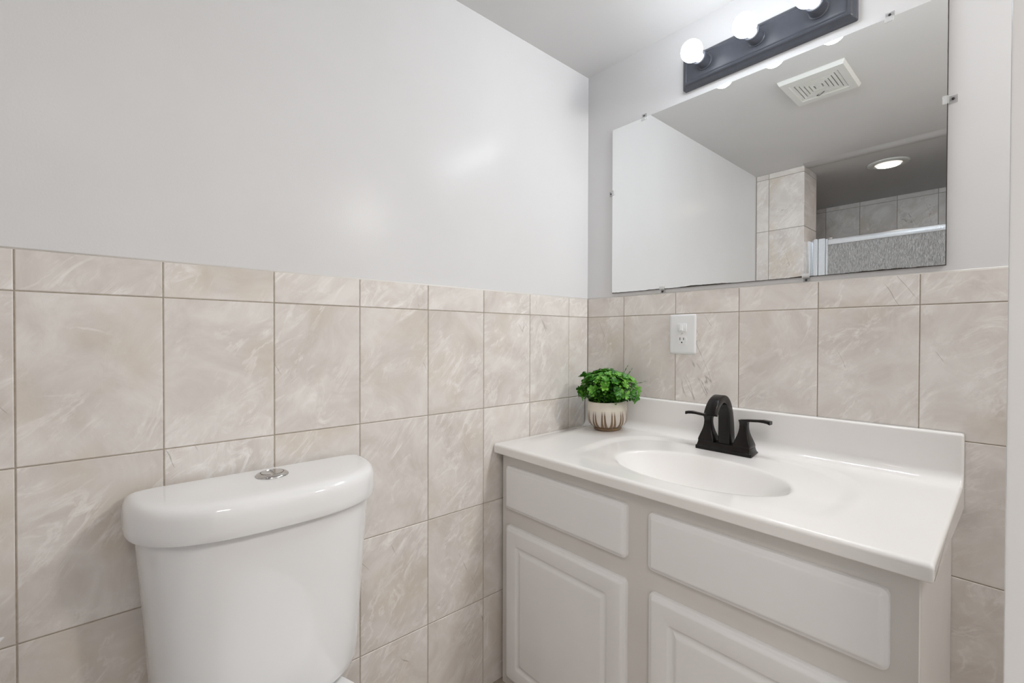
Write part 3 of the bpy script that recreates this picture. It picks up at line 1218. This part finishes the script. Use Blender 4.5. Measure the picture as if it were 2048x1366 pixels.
def build_toilet():
    TY = -1.1775
    root = empty('toilet', (0.30, TY, 0.0), 'white two piece toilet with bow fronted tank against the tiled wall', 'toilet')
    ox = 0.30
    # tank
    bm = bmesh.new()
    rings = []
    spec = [(0.378, 0.150, 0.150), (0.380, 0.155, 0.168), (0.386, 0.1605, 0.182), (0.397, 0.166, 0.1915), (0.415, 0.170, 0.1965), (0.46, 0.173, 0.1995),
            (0.55, 0.177, 0.2045), (0.65, 0.181, 0.2115), (0.74, 0.185, 0.2185), (0.778, 0.186, 0.2215), (0.790, 0.186, 0.2215)]
    for z, dp, hf in spec:
        rings.append([(x - ox, y, z) for x, y in d_outline(0.014, dp, hf, 2.9)])
    loft(bm, rings)
    smooth_by_angle(from_bm('tank', bm, M['porcelain'], root), 40)
    # lid
    bm = bmesh.new()
    rings = []
    for z, ins in ((0.782, 0.004), (0.779, 0.0015), (0.7775, 0.007)):
        pass
    lid = [(0.7795, 0.0085), (0.7775, 0.0055), (0.7788, 0.0025), (0.783, 0.0006), (0.795, 0.0), (0.812, 0.0003), (0.823, 0.0012), (0.8310, 0.0036),
           (0.8368, 0.0078), (0.8405, 0.0130), (0.8428, 0.0190), (0.8440, 0.0260), (0.8446, 0.040), (0.8448, 0.060)]
    for z, ins in lid:
        rings.append([(x - ox, y, z) for x, y in d_outline(0.012 + min(ins, .012) * 0.35, 0.207 - ins * 1.25, 0.2385 - ins * 0.8, 2.75, back_r=0.010)])
    loft(bm, rings)
    smooth_by_angle(from_bm('tank_lid', bm, M['porcelain'], root), 40)
    # dual flush button
    bx, by, bz = 0.077 - ox, -1.166 - TY, 0.8450
    bm = bmesh.new()
    lathe(bm, [(0.0325, 0.0), (0.0325, 0.001), (0.0312, 0.0030), (0.0285, 0.0050), (0.0255, 0.0062), (0.0235, 0.0062), (0.0228, 0.0045), (0.0003, 0.0045)], 48, (bx, by, bz))
    fb = smooth_by_angle(from_bm('flush_button', bm, M['chrome'], root), 40)
    for sg, cut in ((1, 0.004), (-1, 0.004)):
        bm = bmesh.new()
        pts = []
        r = 0.0218
        lim = cut * sg + (0.0012 if sg > 0 else -0.0012) - 0.003
        ys = np.linspace(lim, sg * r, 14)
        loop = [(math.sqrt(max(r * r - y * y, 0)), y) for y in ys] + [(-math.sqrt(max(r * r - y * y, 0)), y) for y in ys[::-1][1:]]
        loft(bm, [[(bx + u, by + v, bz + 0.0044) for u, v in loop], [(bx + u, by + v, bz + 0.0066) for u, v in loop],
                  [(bx + u * .94, by + (v - lim) * .94 + lim, bz + 0.0072) for u, v in loop]])
        from_bm('button_half', bm, M['chrome'], fb)
    # bowl: pedestal, bowl and rear shelf as one ceramic body
    bm = bmesh.new()
    rings = []

    def oval(cx, a_b, a_f, b, z, nn=2.2):
        o = []
        for k in range(56):
            t = 2 * math.pi * k / 56
            c, s = math.cos(t), math.sin(t)
            ax = a_f if c > 0 else a_b
            o.append((cx + ax * math.copysign(abs(c) ** (2 / nn), c) - ox, b * math.copysign(abs(s) ** (2 / nn), s), z))
        return o
    for z, cx, ab, af, b, nn in ((0.0, 0.36, 0.25, 0.22, 0.108, 2.6), (0.03, 0.36, 0.248, 0.21, 0.104, 2.6), (0.12, 0.36, 0.245, 0.19, 0.098, 2.4), (0.22, 0.37, 0.26, 0.235, 0.115, 2.3),
                                 (0.30, 0.38, 0.29, 0.30, 0.150, 2.2), (0.345, 0.38, 0.325, 0.335, 0.170, 2.3), (0.368, 0.38, 0.345, 0.345, 0.175, 2.4),
                                 (0.376, 0.38, 0.345, 0.345, 0.175, 2.4), (0.380, 0.38, 0.338, 0.339, 0.170, 2.4)):
        rings.append(oval(cx, ab, af, b, z, nn))
    loft(bm, rings)
    smooth_by_angle(from_bm('bowl', bm, M['porcelain'], root), 40)
    # closed seat and cover
    bm = bmesh.new()
    rings = []
    for z, g in ((0.381, 0.004), (0.384, 0.0), (0.394, 0.0), (0.397, 0.003)):
        rings.append(oval(0.47, 0.235 - g, 0.262 - g, 0.182 - g, z, 2.3))
    loft(bm, rings)
    st = smooth_by_angle(from_bm('seat', bm, M['plastic'], root), 40)
    bm = bmesh.new()
    rings = []
    for z, g in ((0.398, 0.004), (0.400, 0.001), (0.408, 0.001), (0.413, 0.006), (0.415, 0.02)):
        rings.append(oval(0.47, 0.235 - g, 0.262 - g, 0.182 - g, z, 2.3))
    loft(bm, rings)
    smooth_by_angle(from_bm('seat_cover', bm, M['plastic'], root), 40)
    return root


build_toilet()


# ------------------------------------------------------------------ paper roll at the far left
def build_paper():
    root = empty('toilet_paper_roll', (0.065, -1.645, 0.705), 'white toilet paper roll whose pointed sheet end shows at the left picture edge', 'toilet paper')
    bm = bmesh.new()
    lathe(bm, [(0.021, -0.05), (0.054, -0.05), (0.0555, -0.048), (0.0555, 0.048), (0.054, 0.05), (0.021, 0.05)], 40, (0, 0, 0), 'Y', cap=False)
    from_bm('roll', bm, M['paper'], root, smooth=False)
    bm = bmesh.new()
    lathe(bm, [(0.0085, -0.062), (0.0085, 0.062)], 20, (0, 0, 0), 'Y')
    bm_box(bm, (-0.066, -0.066, -0.012), (0.012, -0.060, 0.012))
    bm_box(bm, (-0.066, 0.060, -0.012), (0.012, 0.066, 0.012))
    from_bm('holder', bm, M['chrome'], root)
    bm = bmesh.new()
    th = 0.0008
    P = [(-0.048, 0.0), (0.044, -0.013), (0.0905, -0.0245), (0.040, -0.085), (-0.048, -0.11)]
    loft(bm, [[(0.0562, u, v) for u, v in P], [(0.0562 + th, u, v) for u, v in P]])
    from_bm('loose_sheet', bm, M['paper'], root)
    return root


build_paper()


# ------------------------------------------------------------------ seen in the mirror: vent, shower light, shower door
def build_vent():
    cx, cy = 0.594, -0.729
    root = empty('exhaust_vent', (cx, cy, ZC), 'ivory square exhaust fan grille on the ceiling, seen in the mirror', 'vent')
    hx, hy, t = 0.113, 0.125, 0.016
    bm = bmesh.new()
    ix, iy = 0.080, 0.082
    rings = []
    for u, v, z in ((hx, hy, 0.0), (hx, hy, -0.004), (hx - 0.006, hy - 0.006, -t), (ix + .004, iy + .004, -t), (ix, iy, -t + 0.003), (ix, iy, -0.004)):
        rings.append([(-u, -v, z), (u, -v, z), (u, v, z), (-u, v, z)])
    loft(bm, rings, cap=False)
    from_bm('frame', bm, M['ventplastic'], root)
    box_obj('dark_opening', (-ix, -iy, -0.004), (ix, iy, -0.0015), M['dark'], root)
    bm = bmesh.new()
    k = 0
    u, v = ix, iy
    while u > 0.016:
        w = 0.0102
        for (a, b, c, d) in ((-u, u, v - w, v), (-u, u, -v, -v + w), (-u, -u + w, -v + w, v - w), (u - w, u, -v + w, v - w)):
            if b > a and d > c:
                bm_box(bm, (a, c, -t + 0.0015), (b, d, -0.004))
        u -= 0.0135
        v -= 0.0135
    bm_box(bm, (-0.011, -0.013, -t + 0.0015), (0.011, 0.013, -0.004))
    from_bm('louvers', bm, M['ventplastic'], root)
    bm = bmesh.new()
    tube(bm, [(0.005, -0.052, -t - 0.001), (-0.010, -0.066, -t - 0.002), (-0.020, -0.074, -t - 0.002), (-0.026, -0.068, -t - 0.002), (-0.016, -0.060, -t - 0.001)], 0.0011, 6)
    from_bm('spring_clip', bm, M['dark'], root, smooth=True)
    return root


build_vent()


def build_downlight():
    cx, cy = 0.606, -2.020
    root = empty('shower_downlight', (cx, cy, ZC), 'round recessed shower ceiling light, seen in the mirror', 'light')
    bm = bmesh.new()
    lathe(bm, [(0.100, 0.0), (0.100, -0.003), (0.094, -0.007), (0.080, -0.009), (0.067, -0.008), (0.064, -0.004), (0.064, 0.0)], 56, cap=False)
    from_bm('trim_ring', bm, M['ventplastic'], root, smooth=True)
    bm = bmesh.new()
    prof = [(0.0635, -0.001), (0.0635, -0.004)]
    for k in range(10):
        r = 0.058 - k * 0.0058
        prof.append((max(r, 0.0005), -0.005 - (0.0022 if k % 2 else 0.0)))
    lathe(bm, prof, 48, cap=True)
    from_bm('lens', bm, M['downlight'], root, smooth=False)
    return root


build_downlight()


def build_shower_door():
    yk = -1.80
    root = empty('shower_door', (0.70, yk, 0.0), 'chrome framed shower door with textured obscure glass, seen in the mirror', 'shower door')
    ox, oy = 0.70, yk

    def bx(bm, lo, hi):
        bm_box(bm, (lo[0] - ox, lo[1] - oy, lo[2]), (hi[0] - ox, hi[1] - oy, hi[2]))
    zt = 1.742
    # fluted wall jamb
    bm = bmesh.new()
    bx(bm, (PX, yk - 0.022, 0.36), (PX + 0.018, yk + 0.050, zt - 0.012))
    bx(bm, (PX + 0.018, yk - 0.016, 0.36), (PX + 0.026, yk + 0.020, zt))
    bmesh.ops.bevel(bm, geom=bm.edges[:], offset=0.004, segments=2, affect='EDGES')
    smooth_by_angle(from_bm('wall_jamb', bm, M['aluminium'], root), 40)
    bm = bmesh.new()
    bx(bm, (PX + 0.028, yk - 0.014, 0.36), (PX + 0.047, yk + 0.024, zt))
    bx(bm, (PX + 0.049, yk - 0.012, 0.36), (PX + 0.084, yk + 0.014, zt))
    bx(bm, (PX + 0.086, yk - 0.010, 0.36), (PX + 0.096, yk + 0.010, zt - 0.004))
    bmesh.ops.bevel(bm, geom=bm.edges[:], offset=0.003, segments=3, affect='EDGES')
    smooth_by_angle(from_bm('door_stile', bm, M['aluminium'], root), 40)
    o = box_obj('header_rail', (PX + 0.097 - ox, -0.013, zt - 0.043), (XR - 0.004 - ox, 0.013, zt - 0.008), M['aluminium'], root, bevel=0.004, seg=3)
    box_obj('bottom_rail', (PX + 0.097 - ox, -0.013, 0.36), (XR - 0.004 - ox, 0.013, 0.40), M['aluminium'], root, bevel=0.004, seg=3)
    box_obj('glass_pane', (PX + 0.095 - ox, -0.003, 0.39), (XR - 0.004 - ox, 0.003, zt - 0.04), M['rain'], root)
    bm = bmesh.new()
    lathe(bm, [(0.0003, 0.0), (0.006, -0.001), (0.0075, -0.005), (0.006, -0.012), (0.0042, -0.014), (0.0042, -0.024)], 20, (PX + 0.1185 - ox, 0.004, zt - 0.004), 'X')
    from_bm('pivot_knob', bm, M['aluminium'], root, smooth=True)
    return root


build_shower_door()
tub = box_obj('tub_front', (PX, -1.86, 0.0), (XR, -1.74, 0.36), M['porcelain'], None, bevel=0.012, seg=3)  # unseen tub front below the shower door
structure(tub)
